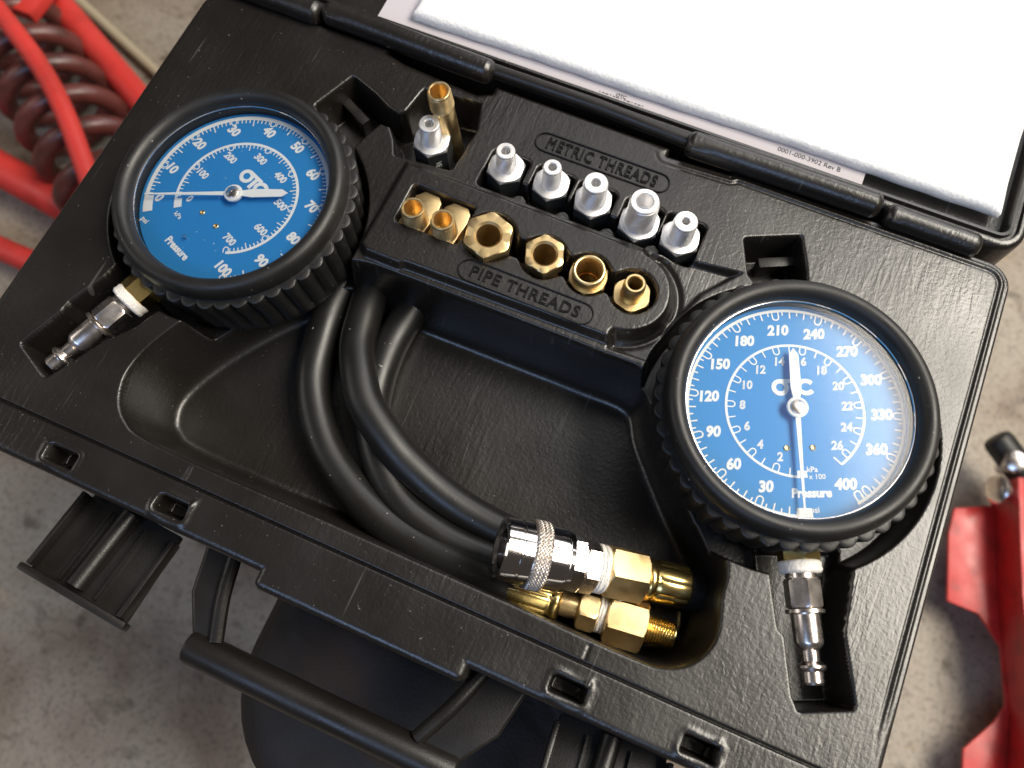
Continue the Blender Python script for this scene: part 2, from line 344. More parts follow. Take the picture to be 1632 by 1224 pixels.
def tray_mesh():
    xs = np.arange(-260, 134.1, 0.6)
    ys = np.concatenate([np.arange(-24, 2.9, 0.6), [2.9, 3.15, 3.35, 3.6, 4.0, 4.4, 4.65, 4.85, 5.1], np.arange(5.7, 224.1, 0.6)])
    X, Y = np.meshgrid(xs, ys); h = np.zeros(X.shape)
    rng = np.sin(X * 0.021 + 1) * np.cos(Y * 0.017) * 0.35 + np.sin(X * 0.05 + Y * 0.043) * 0.12   # moulded panel is never quite flat
    h += rng * np.clip(sd_box(X, Y, -84, -11, 192, 208, 4) / 8, 0, 1)
    def carve(sd, z, w=2.6): nonlocal h; t = st(sd, w); h = np.where(z < h, h + (z - h) * t, h)
    def lift(sd, z, w=2.6): nonlocal h; t = st(sd, w); h = np.where(z > h, h + (z - h) * t, h)
    # sloping flange right of the pipe-thread block, then the block itself
    fl = sd_poly(X, Y, [(-14, 167), (0, 170), (26, 173.5), (14, 158), (7, 140), (5, 121), (-14, 120)], 0.5)
    t = st(fl, 2.2); h = h * (1 - t) + (-3.0 - np.clip((X - 2) * 0.05, 0, 2)) * t
    blk = smin(sd_poly(X, Y, [(-126, 166), (-127, 121.5), (-123, 118.6), (-107, 118.6), (-105, 120), (-14, 122), (-14, 166)], 1.0), sd_c(X, Y, -15.5, 145.5, 20.5), 2.0)
    lift(blk, 4.0, 3.2)
    lip = sd_c(X, Y, -15.5, 145.5, 24.5); h += np.where((X > -16) & (blk > 0.5), -1.2 * np.exp(-((lip + 2) / 1.2) ** 2), 0)
    # wells and pockets
    well = sd_poly(X, Y, smooth_poly([(-160, 16), (-90, 16), (-20, 16), (36, 16), (49, 17.5), (56.5, 23), (59.5, 32), (57, 44), (54, 58), (36, 76), (16, 98), (5, 113), (-20, 114.2), (-60, 113.8), (-104, 113.2), (-124, 112), (-142, 104), (-158, 88), (-172, 68), (-180, 53), (-184.5, 40), (-184, 29), (-177, 19.5)]), 4.0)
    t = foot(well, 10.5); h = h + (-40 - h) * t
    carve(sd_c(X, Y, 62, 118.5, 59.5), -17, 3.2); carve(sd_c(X, Y, -184, 118.5, 56.5), -25, 3.2)
    carve(sd_poly(X, Y, [(71, 70), (78, 55), (83.5, 44), (86.5, 42.5), (95, 24), (98, 20.5), (114, 28), (106, 45), (103.5, 50), (99, 82)], 1.6), -24, 2.2)
    carve(sd_poly(X, Y, [(-215, 82), (-219, 66), (-226, 51), (-226.5, 46), (-233.5, 28), (-218, 20.5), (-206, 42), (-197, 53), (-189, 70)], 1.6), -24, 2.2)
    carve(sd_poly(X, Y, [(22.5, 189), (43, 199), (49, 186), (54, 172), (40, 166), (29, 174.5)], 1.2), -20, 2.4)
    low = sd_poly(X, Y, [(-177, 178), (-168.5, 197.5), (-156, 193), (-147, 188.5), (-140.5, 187), (-137.5, 190), (-135, 204), (-110, 207), (-106, 194), (-107.5, 171.5), (-127, 169.5), (-132.5, 169), (-136, 175.5), (-141, 181.5), (-147, 181), (-150.5, 172), (-153, 163), (-165, 158)], 1.4)
    carve(low, -20, 2.6)
    # metric row: trench with hexagon seats
    row = sd_box(X, Y, -94, 4, 168.5, 177, 2)
    for x in (-84.8, -63.6, -43.9, -22.2, -3.4): row = smin(row, sd_box(X, Y, x - 9.2, x + 9.2, 168.5, 189, 2.5), 1.5)
    carve(row, -13, 2.2)
    for x in (-74.0, -53.6, -33.0, -12.6): lift(np.maximum(sd_c(X, Y, x, 168.5, 5.2), 165.5 - Y), -2.0, 1.8)
    # pipe row
    pr = sd_box(X, Y, -117.5, -88, 136.5, 157, 2)
    for x, r in ((-77, 11.6), (-52.5, 10.2), (-32.7, 9.8), (-13, 10.2)): pr = smin(pr, sd_c(X, Y, x, 145.8, r), 2.0)
    pr = smin(pr, sd_box(X, Y, -90, -16, 141, 150.5, 2), 2.5)
    carve(pr, -15, 2.0)
    # front band: seam groove, slots
    band = st(Y - 4.0, 0.5); h -= 0.7 * band
    h -= 2.4 * np.exp(-((Y - 4.0) / 0.42) ** 2)
    for x in (-194, -144, 20.5, 70):
        s0 = sd_box(X, Y, x - 6.6, x + 6.6, -9.6, -2.9, 1.6); h += 0.55 * np.exp(-((s0 - 1.3) / 1.0) ** 2) * (0.7 + 0.5 * np.sin(X * 0.41 + x) * np.sin(Y * 0.53 + x))
        carve(s0, -15, 1.0)
    for x, d in ((-136, 1), (27, 1), (75.5, 0.5)):     # torn moulding flash beside the slots
        h += d * 1.3 * np.exp(-(((X - x - 0.25 * Y) / 1.0) ** 2)) * np.exp(-((Y + 3.5) / 3.2) ** 2)
    for x in (-144.5, 22): h -= 0.5 * np.exp(-((X - x) / 0.5) ** 2) * ((Y > 4.6) & (Y < 11))
    # outer rim
    out = np.minimum(sd_box(X, Y, -256, 130, -14, 219.5, 11), sd_box(X, Y, -101.5, -15, -20, 0, 3))
    inr = np.clip((Y - 20) / 20, 0, 1)
    inr = inr * np.clip((X + 40) / 60, 0, 1)
    notch = np.minimum(sd_poly(X, Y, [(-160, 217), (-150, 214.5), (-113, 212), (-107, 215), (-107, 230), (-160, 230)]), sd_poly(X, Y, [(-22, 215.5), (6, 217.5), (6, 230), (-22, 230)])); out = np.maximum(out, -notch)
    h -= 0.7 * np.exp(-((out + 5.4) / 0.5) ** 2) * inr; h += 0.5 * np.exp(-((out + 4.2) / 0.6) ** 2) * inr; h -= 0.5 * np.exp(-((out + 2.6) / 0.6) ** 2) * inr
    q = np.clip((out + 3.2) / 3.2, 0, 1); h = h - 3.0 * (1 - np.sqrt(np.maximum(1 - q * q, 0)))
    dro = np.clip(out / 1.6, 0, 1); h = h * (1 - dro) - 74 * dro
    nx, ny = len(xs), len(ys)
    co = np.stack([X, Y, h], -1).reshape(-1, 3) * MM
    keep = (out[:-1, :-1] < 1.7) | (out[1:, :-1] < 1.7) | (out[:-1, 1:] < 1.7) | (out[1:, 1:] < 1.7)
    J, I = np.nonzero(keep); a = J * nx + I
    fc = np.stack([a, a + 1, a + nx + 1, a + nx], -1)
    used = np.unique(fc); rm = np.full(nx * ny, -1, np.int64); rm[used] = np.arange(len(used)); fc = rm[fc]; co = co[used]
    me = bpy.data.meshes.new('tray'); me.vertices.add(len(co)); me.vertices.foreach_set('co', co.ravel().astype(np.float32))
    me.loops.add(fc.size); me.loops.foreach_set('vertex_index', fc.ravel().astype(np.int32))
    me.polygons.add(len(fc)); me.polygons.foreach_set('loop_start', np.arange(0, fc.size, 4, dtype=np.int32)); me.polygons.foreach_set('loop_total', np.full(len(fc), 4, np.int32))
    me.update(calc_edges=True); me.validate(); return me
tray = CL(link('tray', tray_mesh(), 'plastic', case, None)); tray.data.polygons.foreach_set('use_smooth', [True] * len(tray.data.polygons))
# moulded lettering with its oval border
def stadium(x0, x1, y, r, z, n=10):
    P = []
    for i in range(n + 1): a = math.pi / 2 + math.pi * i / n; P.append((x0 + r * math.cos(a), y + r * math.sin(a), z))
    for i in range(n + 1): a = -math.pi / 2 + math.pi * i / n; P.append((x1 + r * math.cos(a), y + r * math.sin(a), z))
    return P
for word, xc, y, z, half, sz in (('METRIC THREADS', -47.5, 200.2, 0.15, 26.5, 7.6), ('PIPE THREADS', -53.5, 128.2, 4.0, 25.0, 6.8)):
    Vt, Ft = text_geo(word, sz + 0.3, outline=0.30, spacing=1.16)
    wx = max(v[0] for v in Vt) - min(v[0] for v in Vt); k = (half * 2 - 1.5) / wx
    g = G().add([(v[0] * k, v[1], v[2]) for v in Vt], Ft, at(xc, y, z + 0.15, 0, 1.4)); CL(g.obj('moulded_lettering', 'letter', case, 60))
    CL(mesh_obj('oval_border', *tube(stadium(xc - half, xc + half, y, 4.7, z + 0.2), 0.42, 6, closed=True), 'letter', case, 60))
# small clip tabs standing in the two side pockets
for cx, cy, a in ((39, 190, 0.46), (-165, 188, -0.46)):
    CL(bbox_obj('clip_tab', (0, 0, -16, 16.5, 4.6, 12), 'plastic_smooth', case, 0.6, (cx, cy, 0))).rotation_euler.z = a
# rear hinge: fat knuckles over a thin pin rod
def knuckle(x0, x1, y, z, r, name='hinge_knuckle'):
    e = min(r * 0.8, 3.5); prof = [(0.2, x0), (r * 0.55, x0 + 0.3), (r * 0.88, x0 + e * 0.45), (r, x0 + e)] + [(r * (1 + 0.012 * math.sin(i * 2.1)), x0 + e + (x1 - x0 - 2 * e) * i / 8) for i in range(9)] + [(r, x1 - e), (r * 0.88, x1 - e * 0.45), (r * 0.55, x1 - 0.3), (0.2, x1)]
    V, Fc = lathe(prof, 24); T = axis_T((0, y, z), (1, 0, 0)); g = G().add(V, Fc, T)
    g.V = [(v[0], v[1] + 1.0 * math.sin(v[0] * 0.02), v[2]) for v in g.V]
    return CL(g.obj(name, 'plastic', case, 40))
knuckle(-250, -197, 221.0, 2.5, 5.6); knuckle(-196, -109, 223.0, 3.4, 5.6); knuckle(-17, 70, 222.5, 3.0, 5.8); knuckle(72, 113, 221.0, 2.0, 5.2)
CL(mesh_obj('hinge_rod', *tube([(-112, 225, 1.5), (-60, 225.5, 1.6), (-14, 224, 1.5)], 3.3, 14), 'plastic_smooth', case))
# lid, lying open behind the hinge
LX0, LX1, LY0, LY1 = -252, 131, 226.5, 462
def rrect(x0, x1, y0, y1, r, n=6):
    P = []
    for cx, cy, a0 in ((x1 - r, y0 + r, -90), (x1 - r, y1 - r, 0), (x0 + r, y1 - r, 90), (x0 + r, y0 + r, 180)):
        for i in range(n + 1): a = math.radians(a0 + 90 * i / n); P.append((cx + r * math.cos(a), cy + r * math.sin(a)))
    return P
def lid_geo():
    g = G(); rings = []
    for off, z in ((0, -52), (0, -3), (0.8, -0.8), (2.4, 0), (3.8, -0.2), (4.4, -1.8), (5.4, -1.9), (6.0, -0.2), (7.4, -0.4), (8.0, -1.6), (8.6, -8), (11, -8.4)):
        rings.append([(x, y, z) for x, y in rrect(LX0 + off, LX1 - off, LY0 + off, LY1 - off, max(12 - off, 2.0))])
    n = len(rings[0])
    for r in rings: g.V += r
    for j in range(len(rings) - 1):
        for i in range(n): a = j * n + i; b = j * n + (i + 1) % n; g.F.append((a, b, b + n, a + n))
    g.F.append(tuple(range((len(rings) - 1) * n, len(rings) * n))); g.F.append(tuple(range(n))[::-1]); return g
lid = CL(lid_geo().obj('lid', 'plastic', case, 50))
# carrying handle at the front
def handle():
    h = CL(mesh_obj('handle', *tube([(-122.2, -51.6, -30), (-121.6, -51.6, -30), (-120.4, -51.6, -30), (-90, -51.7, -30), (-60, -51.8, -30), (-30, -51.7, -30), (-7.6, -51.6, -30), (-6.4, -51.6, -30), (-5.8, -51.6, -30)], lambda t: 5.9 if t < 0.01 or t > 0.99 else (6.6 if t < 0.13 or t > 0.87 else 6.9), 24, flat=1.05), 'plastic_smooth', case))
    for s, xs in ((-1, (-136, -121, -107.5, -122.5)), (1, (8, -7, -22.5, -4))):
        x0, x1, x2, x3 = xs
        P = [(x0, -12, 0), (x1, -12, 0), ((x1 + x2) / 2 - s * 1.2, -30, 0), (x2, -49, 0), (x3, -50, 0), ((x0 + x3) / 2 + s * 2.0, -32, 0)]
        if s < 0: P = [(-135, -12), (-121.5, -12), (-117.5, -28), (-110, -49), (-120.5, -50), (-131, -33)]
        else: P = [(9, -12), (-10, -12), (-16, -28), (-27, -49), (-8, -50.5), (4.5, -33)]
        o = mesh_obj('handle_arm', *extr(P, -33, -26.5), 'plastic_smooth', h); bevel(o, 1.8, 3)
        rib = [(-121.5, -14, -27), (-117.5, -30, -26), (-112, -46, -27)] if s < 0 else [(-10, -14, -27), (-16, -30, -26), (-24, -46, -27)]
        mesh_obj('arm_rib', *tube(spline(rib, 5), 3.1, 12), 'plastic_smooth', h)
handle()
# two draw latches, swung open and hanging forward
def latch(xc, s):
    w, d = 23.5, 37.0
    plate = CL(bevel(mesh_obj('latch', *extr([(-w + 2, 2), (w - 2, 2), (w, -d), (-w, -d)], -2, 1.5), 'plastic_smooth', case, 30, (xc, -16.5, -32)), 0.8))
    plate.rotation_euler = (math.radians(-9), 0, math.radians(4 * s))
    for x in (-w + 1.2, w - 1.2): bevel(mesh_obj('side_wall', *box(x, -d / 2, 4, 2.0, d - 3, 7.5), 'plastic_smooth', plate), 0.5)
    bevel(mesh_obj('end_lip', *box(0, -d - 0.5, 3.2, 2 * w + 5, 3.2, 6.5), 'plastic_smooth', plate), 1.0)
    mesh_obj('hook_bar', *tube([(-1.0, 0, 4.2), (-2.0, -d + 3, 3.4)], 4.2, 16), 'plastic_smooth', plate, 40)
    for x in (-9.5, 8.0): mesh_obj('rib', *box(x, -d / 2, 2.4, 1.0, d - 5, 2.2), 'plastic_smooth', plate)
latch(-169, -1); latch(45, 1)

# ------------------------------------------------------------------ padded seat the case rests on
seat = thing('padded_stool', 'dark brown vinyl padded stool under the black case, behind the handle', 'stool', (-24, 40, FZ))
def cushion():
    g = G(); rings = []
    for off, z in ((10, -118), (2, -114), (0, -106), (-0.8, -103), (0.4, -101), (0, -96), (3, -86), (9, -80), (18, -77.5), (40, -76.6)):
        rings.append([(x + 24, y - 40, z - FZ) for x, y in rrect(-117 + off, 74 - off, -104 + off, 190 - off, max(56 - off, 6), 10)])
    n = len(rings[0])
    for r in rings: g.V += r
    for j in range(len(rings) - 1):
        for i in range(n): a = j * n + i; b = j * n + (i + 1) % n; g.F.append((a, b, b + n, a + n))
    g.F.append(tuple(range((len(rings) - 1) * n, len(rings) * n))); g.F.append(tuple(range(n))[::-1]); return g
cushion().obj('seat', 'vinyl', seat, 60)
mesh_obj('piping', *tube([(x + 24, y - 40, -104 - FZ) for x, y in rrect(-118.5, 75.5, -105.5, 191.5, 57, 10)], 1.5, 8, closed=True), 'vinyl', seat, 60)
for sx in (-1, 1):
    for sy in (-1, 1): mesh_obj('leg', *tube([(sx * 60, sy * 100, 345), (sx * 74, sy * 118, 0)], 11, 14), 'anod', seat, 40)

# ------------------------------------------------------------------ lid contents
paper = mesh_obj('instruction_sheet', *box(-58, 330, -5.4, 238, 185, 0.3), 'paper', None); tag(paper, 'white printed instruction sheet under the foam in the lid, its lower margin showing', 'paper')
g = G(); V, Fc = text_geo('0001-000-3902 Rev B', 3.3); g.add(V, Fc, at(36, 241.0, -5.1)); g.obj('printed_number', 'ink', paper, None)
g = G(); V, Fc = text_geo('OTC', 2.4, 0.05); g.add(V, Fc, at(-53, 239.9, -5.1)); 
for k in range(13): V, Fc = box(-63 + k * 1.75, 238.6 - (k % 3) * 0.08, -5.15, 0.5 + 0.5 * ((k * 7) % 3), 0.45, 0.1); g.add(V, Fc)
g.obj('printed_heading', 'ink', paper, None)
def foam():
    # slab with slightly wavy top and rounded cut edges
    xs = np.concatenate([[-160, -159.4, -158, -156, -154], np.linspace(-150, 108.5, 60), [112.5, 114.5, 116.5, 117.9, 118.5]]); ys = np.concatenate([[243.0, 243.5, 244.5, 246, 248], np.linspace(252, 436, 50), [440, 442, 444, 445.4, 446]]); g = G(); R0 = 3.0
    for j, y in enumerate(ys):
        for i, x in enumerate(xs):
            e = min(x - xs[0], xs[-1] - x, y - ys[0], ys[-1] - y); z = 1.2 + 0.5 * math.sin(x * 0.05) * math.cos(y * 0.043)
            if e < 6.0: z -= 3.2 * (1 - math.sqrt(max(0, 1 - (1 - e / 6.0) ** 2)))
            g.V.append((x + (0.5 * math.sin(y * 0.11) if i in (0, 69) else 0), y + (1.0 - j / 59) * (x + 21) * 0.009 + (0.35 * math.sin(x * 0.05) + 0.15 * math.sin(x * 0.31) if j in (0, 59) else 0), z))
    nx = 70; ny = 60
    for j in range(ny - 1):
        for i in range(nx - 1): a = j * nx + i; g.F.append((a, a + 1, a + nx + 1, a + nx))
    rim = [i for i in range(nx)] + [j * nx + nx - 1 for j in range(1, ny)] + [(ny - 1) * nx + i for i in range(nx - 2, -1, -1)] + [j * nx for j in range(ny - 2, 0, -1)]
    b0 = len(g.V)
    for k in rim: v = g.V[k]; g.V.append((v[0], v[1], -5.0))
    for k in range(len(rim)): a, b = rim[k], rim[(k + 1) % len(rim)]; g.F.append((a, b0 + k, b0 + (k + 1) % len(rim), b))
    g.F.append(tuple(range(b0, b0 + len(rim)))); return g
tag(foam().obj('foam_sheet', 'foam', None, 50), 'bright white packing foam sheet lying in the open lid', 'foam sheet')

# ------------------------------------------------------------------ gauges
def ribbon(g, P, w, z, closed=False):
    P = [Vector((p[0], p[1], 0)) for p in P]; n = len(P); V = []
    for i, p in enumerate(P):
        if closed: d0 = P[i] - P[i - 1]; d1 = P[(i + 1) % n] - P[i]
        else: d0 = P[i] - P[i - 1] if i else P[1] - P[0]; d1 = P[i + 1] - P[i] if i < n - 1 else P[-1] - P[-2]
        d0.normalize(); d1.normalize(); d = (d0 + d1).normalized(); nn = Vector((-d.y, d.x, 0)); m = w / 2 / max(0.35, nn.dot(Vector((-d1.y, d1.x, 0))))
        V += [tuple(p + nn * m + Vector((0, 0, z))), tuple(p - nn * m + Vector((0, 0, z)))]
    Fc = [(2 * i, 2 * i + 1, (2 * i + 3) % (2 * n), (2 * i + 2) % (2 * n)) for i in range(n if closed else n - 1)]
    g.add(V, Fc)
def pol(r, deg): a = math.radians(-90 - deg); return (r * math.cos(a), r * math.sin(a))     # degrees clockwise from the stem
def tick(g, a, r0, r1, w, z): ribbon(g, [pol(r0, a), pol(r1, a)], w, z)
def umark(g, a, r0, r1, w, lw, z):
    c = Vector((*pol(1, a), 0)); t = Vector((-c.y, c.x, 0)); P = [c * r0 + t * (w / 2)]
    for i in range(7): b = math.pi * i / 6; P.append(c * (r1 + w / 2 - math.sin(b) * w / 2) + t * (math.cos(b) * w / 2))
    P.append(c * r0 - t * (w / 2)); ribbon(g, [(p.x, p.y) for p in P], lw, z)
def arc(g, r, a0, a1, w, z, n=90): ribbon(g, [pol(r, a0 + (a1 - a0) * i / n) for i in range(n + 1)], w, z)
def flatten(V, k=0.08): return [(v[0], v[1], v[2] * k) for v in V]
def gauge(name, label, mw, spec, ex=0.0):
    t = thing(name, label, 'pressure gauge', mw=mw, group='blue pressure gauges in the case')
    # rubber boot: rolled top ring over a petal-edged knurled skirt
    prof = [(42.2, 3.0), (42.2, 7.2), (42.8, 8.8), (44.2, 10.4), (46.2, 11.4), (48.2, 11.3), (50.2, 10.0), (51.3, 7.8), (51.7, 5.4), (51.4, 3.6), (50.6, 3.0)]
    prof = [(42.2 + (a - 42.2) * 0.84, b) for a, b in prof]
    mesh_obj('boot', *lathe(prof, 120, close_start=False, close_end=False), 'rubber', t, 60)
    NL = 45
    def fn(th, r, z):
        k = abs(math.sin(th * NL / 2)) ** 0.8 - 0.6
        return r + (k * 2.0 * min(1, (r - 49) / 1.5) if r > 49 else 0)
    sk = [(47.5, 3.4), (49.2, 2.6), (50.4, 2.3), (51.9, 2.2), (52.3, 1.9), (52.4, 1.2), (52.0, -3), (51.2, -8.0), (50.8, -14), (50.5, -20), (50.0, -25), (48.5, -28.5), (45, -30.2), (30, -30.6)]
    mesh_obj('knurled_skirt', *lathe(sk, 360, fn=fn, close_start=False), 'rubber', t, 40)
    mesh_obj('bezel', *lathe([(42.4, 5.6), (42.25, 5.95), (41.95, 6.1), (41.7, 6.0), (41.6, 5.55)], 96, close_start=False, close_end=False), 'chrome', t, 50)
    mesh_obj('case_wall', *lathe([(42.25, -0.4), (42.25, 5.5)], 96, close_start=False, close_end=False), 'rubber', t, 50)
    d = mesh_obj('dial', *lathe([(42.2, -1.0), (42.2, 0.0)], 96), 'dial', t, 30)
    mesh_obj('lens', *lathe([(41.7, 5.50), (30, 5.52), (15, 5.54), (0.4, 5.55)], 96, close_start=False), 'glass', t, 60)
    g = G(); z = 0.12; spec['scale'](g, z)
    g.obj('scale_print', 'print', d, None)
    # logo: ring O and C tied by the T
    lg = G(); lx, ly, ls = spec['logo']; z2 = 0.14
    def L(p): return (lx + p[0] * ls, ly + p[1] * ls)
    ribbon(lg, [L((-5.0 + 2.5 * math.cos(a), 2.5 * math.sin(a))) for a in [2 * math.pi * i / 28 for i in range(28)]], 1.75 * ls, z2, True)
    lg.add([(*L(p), z2 + 0.01) for p in ((-4.8, 3.37), (2.6, 3.37), (2.6, 1.7), (0.9, 1.7), (0.9, -3.37), (-0.9, -3.37), (-0.9, 1.7), (-4.8, 1.7))], [(0, 1, 2, 7), (7, 2, 3, 6), (3, 4, 5, 6)])
    ribbon(lg, [L((4.9 + 2.5 * math.cos(a) * 1.15, 2.5 * math.sin(a))) for a in [math.radians(35 + 290 * i / 22) for i in range(23)]], 1.75 * ls, z2)
    lg.obj('logo', 'print', d, None)
    for x in (-4.8, 4.8):
        mesh_obj('mounting_eyelet', *lathe([(1.15, 0), (1.15, 0.35), (0.9, 0.5), (0.62, 0.4), (0.6, 0.05)], 18), 'brass', d, 40, (x, -14.8, 0))
    if spec.get('pin'): mesh_obj('stop_pin', *lathe([(0.55, 0), (0.5, 2.4), (0.3, 2.8)], 14), 'steel', d, 40, (*spec['pin'], 0))
    # pointer
    a = spec['angle']; c = Vector((*pol(1, a), 0)); n = Vector((-c.y, c.x, 0))
    def P(r, w): return tuple((c * r + n * w).to_2d())
    needle = [P(39.2, 0.28), P(3, 0.95), P(-4, 1.3), P(-8, 2.0), P(-21, 1.75), P(-23.6, 0), P(-21, -1.75), P(-8, -2.0), P(-4, -1.3), P(3, -0.95), P(39.2, -0.28)]
    po = mesh_obj('pointer', *extr(needle, 2.7, 3.1), 'pointer', t, 30)
    mesh_obj('hub_ring', *lathe([(4.0, 2.4), (4.0, 3.4), (3.7, 3.7), (2.9, 3.8)], 40), 'pointer', po, 40)
    mesh_obj('hub_cap', *lathe([(2.75, 3.5), (2.75, 4.3), (2.5, 4.5), (0.5, 4.5), (0.45, 4.2)], 36), 'steel', po, 40)
    # stem: brass hexagon, thread tape and quick-connect plug, running down the dial's six o'clock
    T = Matrix.Translation((0, -ex, -15.5 if ex == 0 else -7.5)) @ axis_T((0, 0, 0), (0, -1, 0))
    g = G().add(*lathe([(6.2, 40)] + hexprof(45, 54.6, 13.6, 1.0), 48), T); g.obj('brass_hexagon', 'brass_bright', t, 25)
    g = G().add(*lathe([(5, 53.6), (7.5, 54.4), (7.9, 55.2), (7.6, 56.4), (7.9, 57.6), (7.4, 58.6), (5, 59)], 36, fn=lambda th, r, z: r + 0.18 * math.sin(3 * th + z)), T); g.obj('thread_tape', 'tape', t, 60)
    g = G().add(*lathe([(5.6, 58.4), (5.6, 60.6)] + hexprof(60.8, 71.2, 11.6, 1.4) + [(5.0, 71.4), (7.0, 71.8), (7.0, 73.0), (5.3, 73.5), (5.2, 83.0), (4.9, 84.0), (3.2, 86.0), (3.1, 89.6), (4.9, 91.0), (5.1, 91.8), (4.7, 92.6), (3.7, 93.2), (3.7, 96.8), (3.3, 97.6), (2.2, 97.6), (2.1, 90)], 48), T); g.obj('quick_connect_plug', 'steel', t, 25)
    return t
def scale_high(g, z):
    A = lambda v: 1.5 + v * 0.828
    arc(g, 40.2, A(0) + 3.5, A(400), 1.15, z, 140)
    for v in range(5, 400, 5):
        if v % 30 == 0: umark(g, A(v), 40.2, 36.4, 2.4, 0.52, z + 0.01)
        else: tick(g, A(v), 40.2, 37.0 if v % 10 == 0 else 38.2, 0.52, z + 0.01)
    umark(g, A(396.5), 40.2, 36.2, 2.6, 0.52, z + 0.01)
    g.add([(*pol(r, a), z + 0.02) for r, a in ((40.7, -2.6), (40.7, 5.6), (37.2, 5.8), (37.2, -2.4))], [(0, 1, 2, 3)])
    arc(g, 25.7, 2.5, 325.5, 0.95, z, 110); ribbon(g, [pol(25.7, 325.5), pol(22, 327)], 0.6, z + 0.01)
    g.add([(*pol(r, a), z + 0.02) for r, a in ((26.0, -3.5), (26.0, 5), (23.4, 5), (23.4, -3.5))], [(0, 1, 2, 3)])
    for v in range(1, 27):
        a = -1 + 12.17 * v
        if v % 2 == 0: umark(g, a, 25.7, 22.4, 2.2, 0.46, z + 0.01)
        else: tick(g, a, 25.7, 22.6, 0.46, z + 0.01)
    for v in (30, 60, 90, 120, 150, 180, 210, 240, 270, 300, 330, 360, 400): x, y = pol(32.2, A(v) - 0.5); g.add(*text_geo(str(v), 5.6, 0.27, 0.16, wscale=0.95), at(x, y, z))
    for v in range(2, 27, 2):
        x, y = pol(19.6, -1 + 12.17 * v); V, Fc = text_geo(str(v), 4.6, shear=0.16, outline=0.17, wscale=0.95); g.add(V, Fc, at(x, y, z, 0, 0.25))
    g.add(*text_geo('Pressure', 4.5, 0.22, 0.16, wscale=0.92), at(2.2, -31.6, z)); g.add(*text_geo('kPa', 2.9, 0.04), at(3.6, -22.9, z)); g.add(*text_geo('x 100', 2.7, 0.03), at(5.0, -25.6, z)); g.add(*text_geo('psi', 3.2, 0.04), at(2.6, -38.2, z))
def scale_low(g, z):
    A = lambda v: 45 + 2.72 * v
    arc(g, 39.9, A(0) - 8, A(100) + 1, 1.8, z, 140); arc(g, 38.6, A(0) - 8, A(0) + 3.5, 4.0, z + 0.015, 12)
    for v in range(1, 101):
        if v % 10 == 0: umark(g, A(v), 39.9, 36.9, 2.2, 0.5, z + 0.01)
        else: tick(g, A(v), 39.9, 35.7 if v % 5 == 0 else 37.4, 0.54 if v % 5 == 0 else 0.48, z + 0.01)
    B = lambda v: 45 + 0.39 * v
    arc(g, 26.6, B(0) - 9, B(700), 1.2, z, 110); arc(g, 25.4, B(0) - 9, B(0) + 1, 3.2, z + 0.015, 8)
    for v in range(10, 701, 10):
        if v % 100 == 0: umark(g, B(v), 26.6, 23.9, 2.1, 0.46, z + 0.01)
        else: tick(g, B(v), 26.6, 23.2 if v % 50 == 0 else 24.6, 0.46, z + 0.01)
    for v in range(0, 101, 10): x, y = pol(34.0, A(v) + (2.0 if v == 0 else 0)); g.add(*text_geo(str(v), 5.8, 0.29, 0.05, wscale=0.95), at(x, y, z))
    for v in range(0, 701, 100):
        x, y = pol(20.4, B(v) - (2 if v else 0)); V, Fc = text_geo(str(v), 4.5, shear=0.05, outline=0.19, wscale=0.92); g.add(V, Fc, at(x, y, z, 0, 0.25))
    g.add(*text_geo('Pressure', 4.6, 0.22, 0.05, wscale=0.86), at(0.9, -32.6, z)); g.add(*text_geo('kPa', 2.9, 0.05), at(-11.6, -22.8, z)); g.add(*text_geo('psi', 3.4, 0.08), at(-20.6, -34.6, z))
mwR = Matrix.Translation((0.0606, 0.119, 0.014)) @ Matrix.Rotation(math.radians(24), 4, 'Z')
tl = math.radians(3.8); az = math.radians(190)
mwL = Matrix.Translation((-0.1832, 0.1193, 0.0068)) @ Matrix.Rotation(tl, 4, Vector((-math.sin(az), math.cos(az), 0))) @ Matrix.Rotation(math.radians(-22), 4, 'Z')
gauge('pressure_gauge', 'blue dial gauge reading to 400 psi, its needle pointing straight down', mwR, dict(scale=scale_high, logo=(0.4, 8.8, 0.98), angle=3.0))
gauge('pressure_gauge', 'blue dial gauge reading to 100 psi, tilted in its recess beside the red tubes', mwL, dict(scale=scale_low, logo=(0.2, 9.6, 0.98), angle=47.0, pin=(0.0, -27.0)), ex=5.0)

# ------------------------------------------------------------------ fittings
def alu_fitting(x, y, zt, zh, zb, rt, af, bore, label, pitch, rot, flange=True, tilt=0.0):
    rt *= 1.13; af *= 1.13; bore *= 1.13; zt = zh + (zt - zh) * 1.1
    t = thing('adapter_fitting', label, 'fitting', (x, y, zb), math.radians(rot), 'aluminium adapter fittings in the metric row'); z0 = zh - zb; z1 = zt - zb
    t.rotation_euler.x = tilt
    G().add(*lathe([(af * 0.62, 0, af), (af * 0.62, z0 - 1.6, af), (af * 0.60, z0 - 1.59, af)], 48)).obj('hexagon_body', 'anod', t, 25)
    G().add(*lathe([(af * 0.62, z0 - 1.6, af), (af * 0.55, z0 - 0.9, af), (af * 0.515, z0 - 0.2, af), (af * 0.47, z0), (rt + 0.2, z0)], 48)).obj('chamfered_shoulder', 'alu', t, 25)
    G().add(*thread(rt, z0 - 0.1, z1, pitch, min(0.42, pitch * 0.4), 40, rt * 0.95, bore, 9)).obj('threaded_end', 'alu', t, 35)
    return t
tallf = alu_fitting(-120.6, 180.6, 12.6, 2.2, -19.5, 4.3, 13.6, 1.7, 'tall aluminium fitting with long dark hexagon body beside the tall brass nipple', 0.5, 12)
vt = []
Vt, Ft = text_geo('VE', 3.6, 0.06)
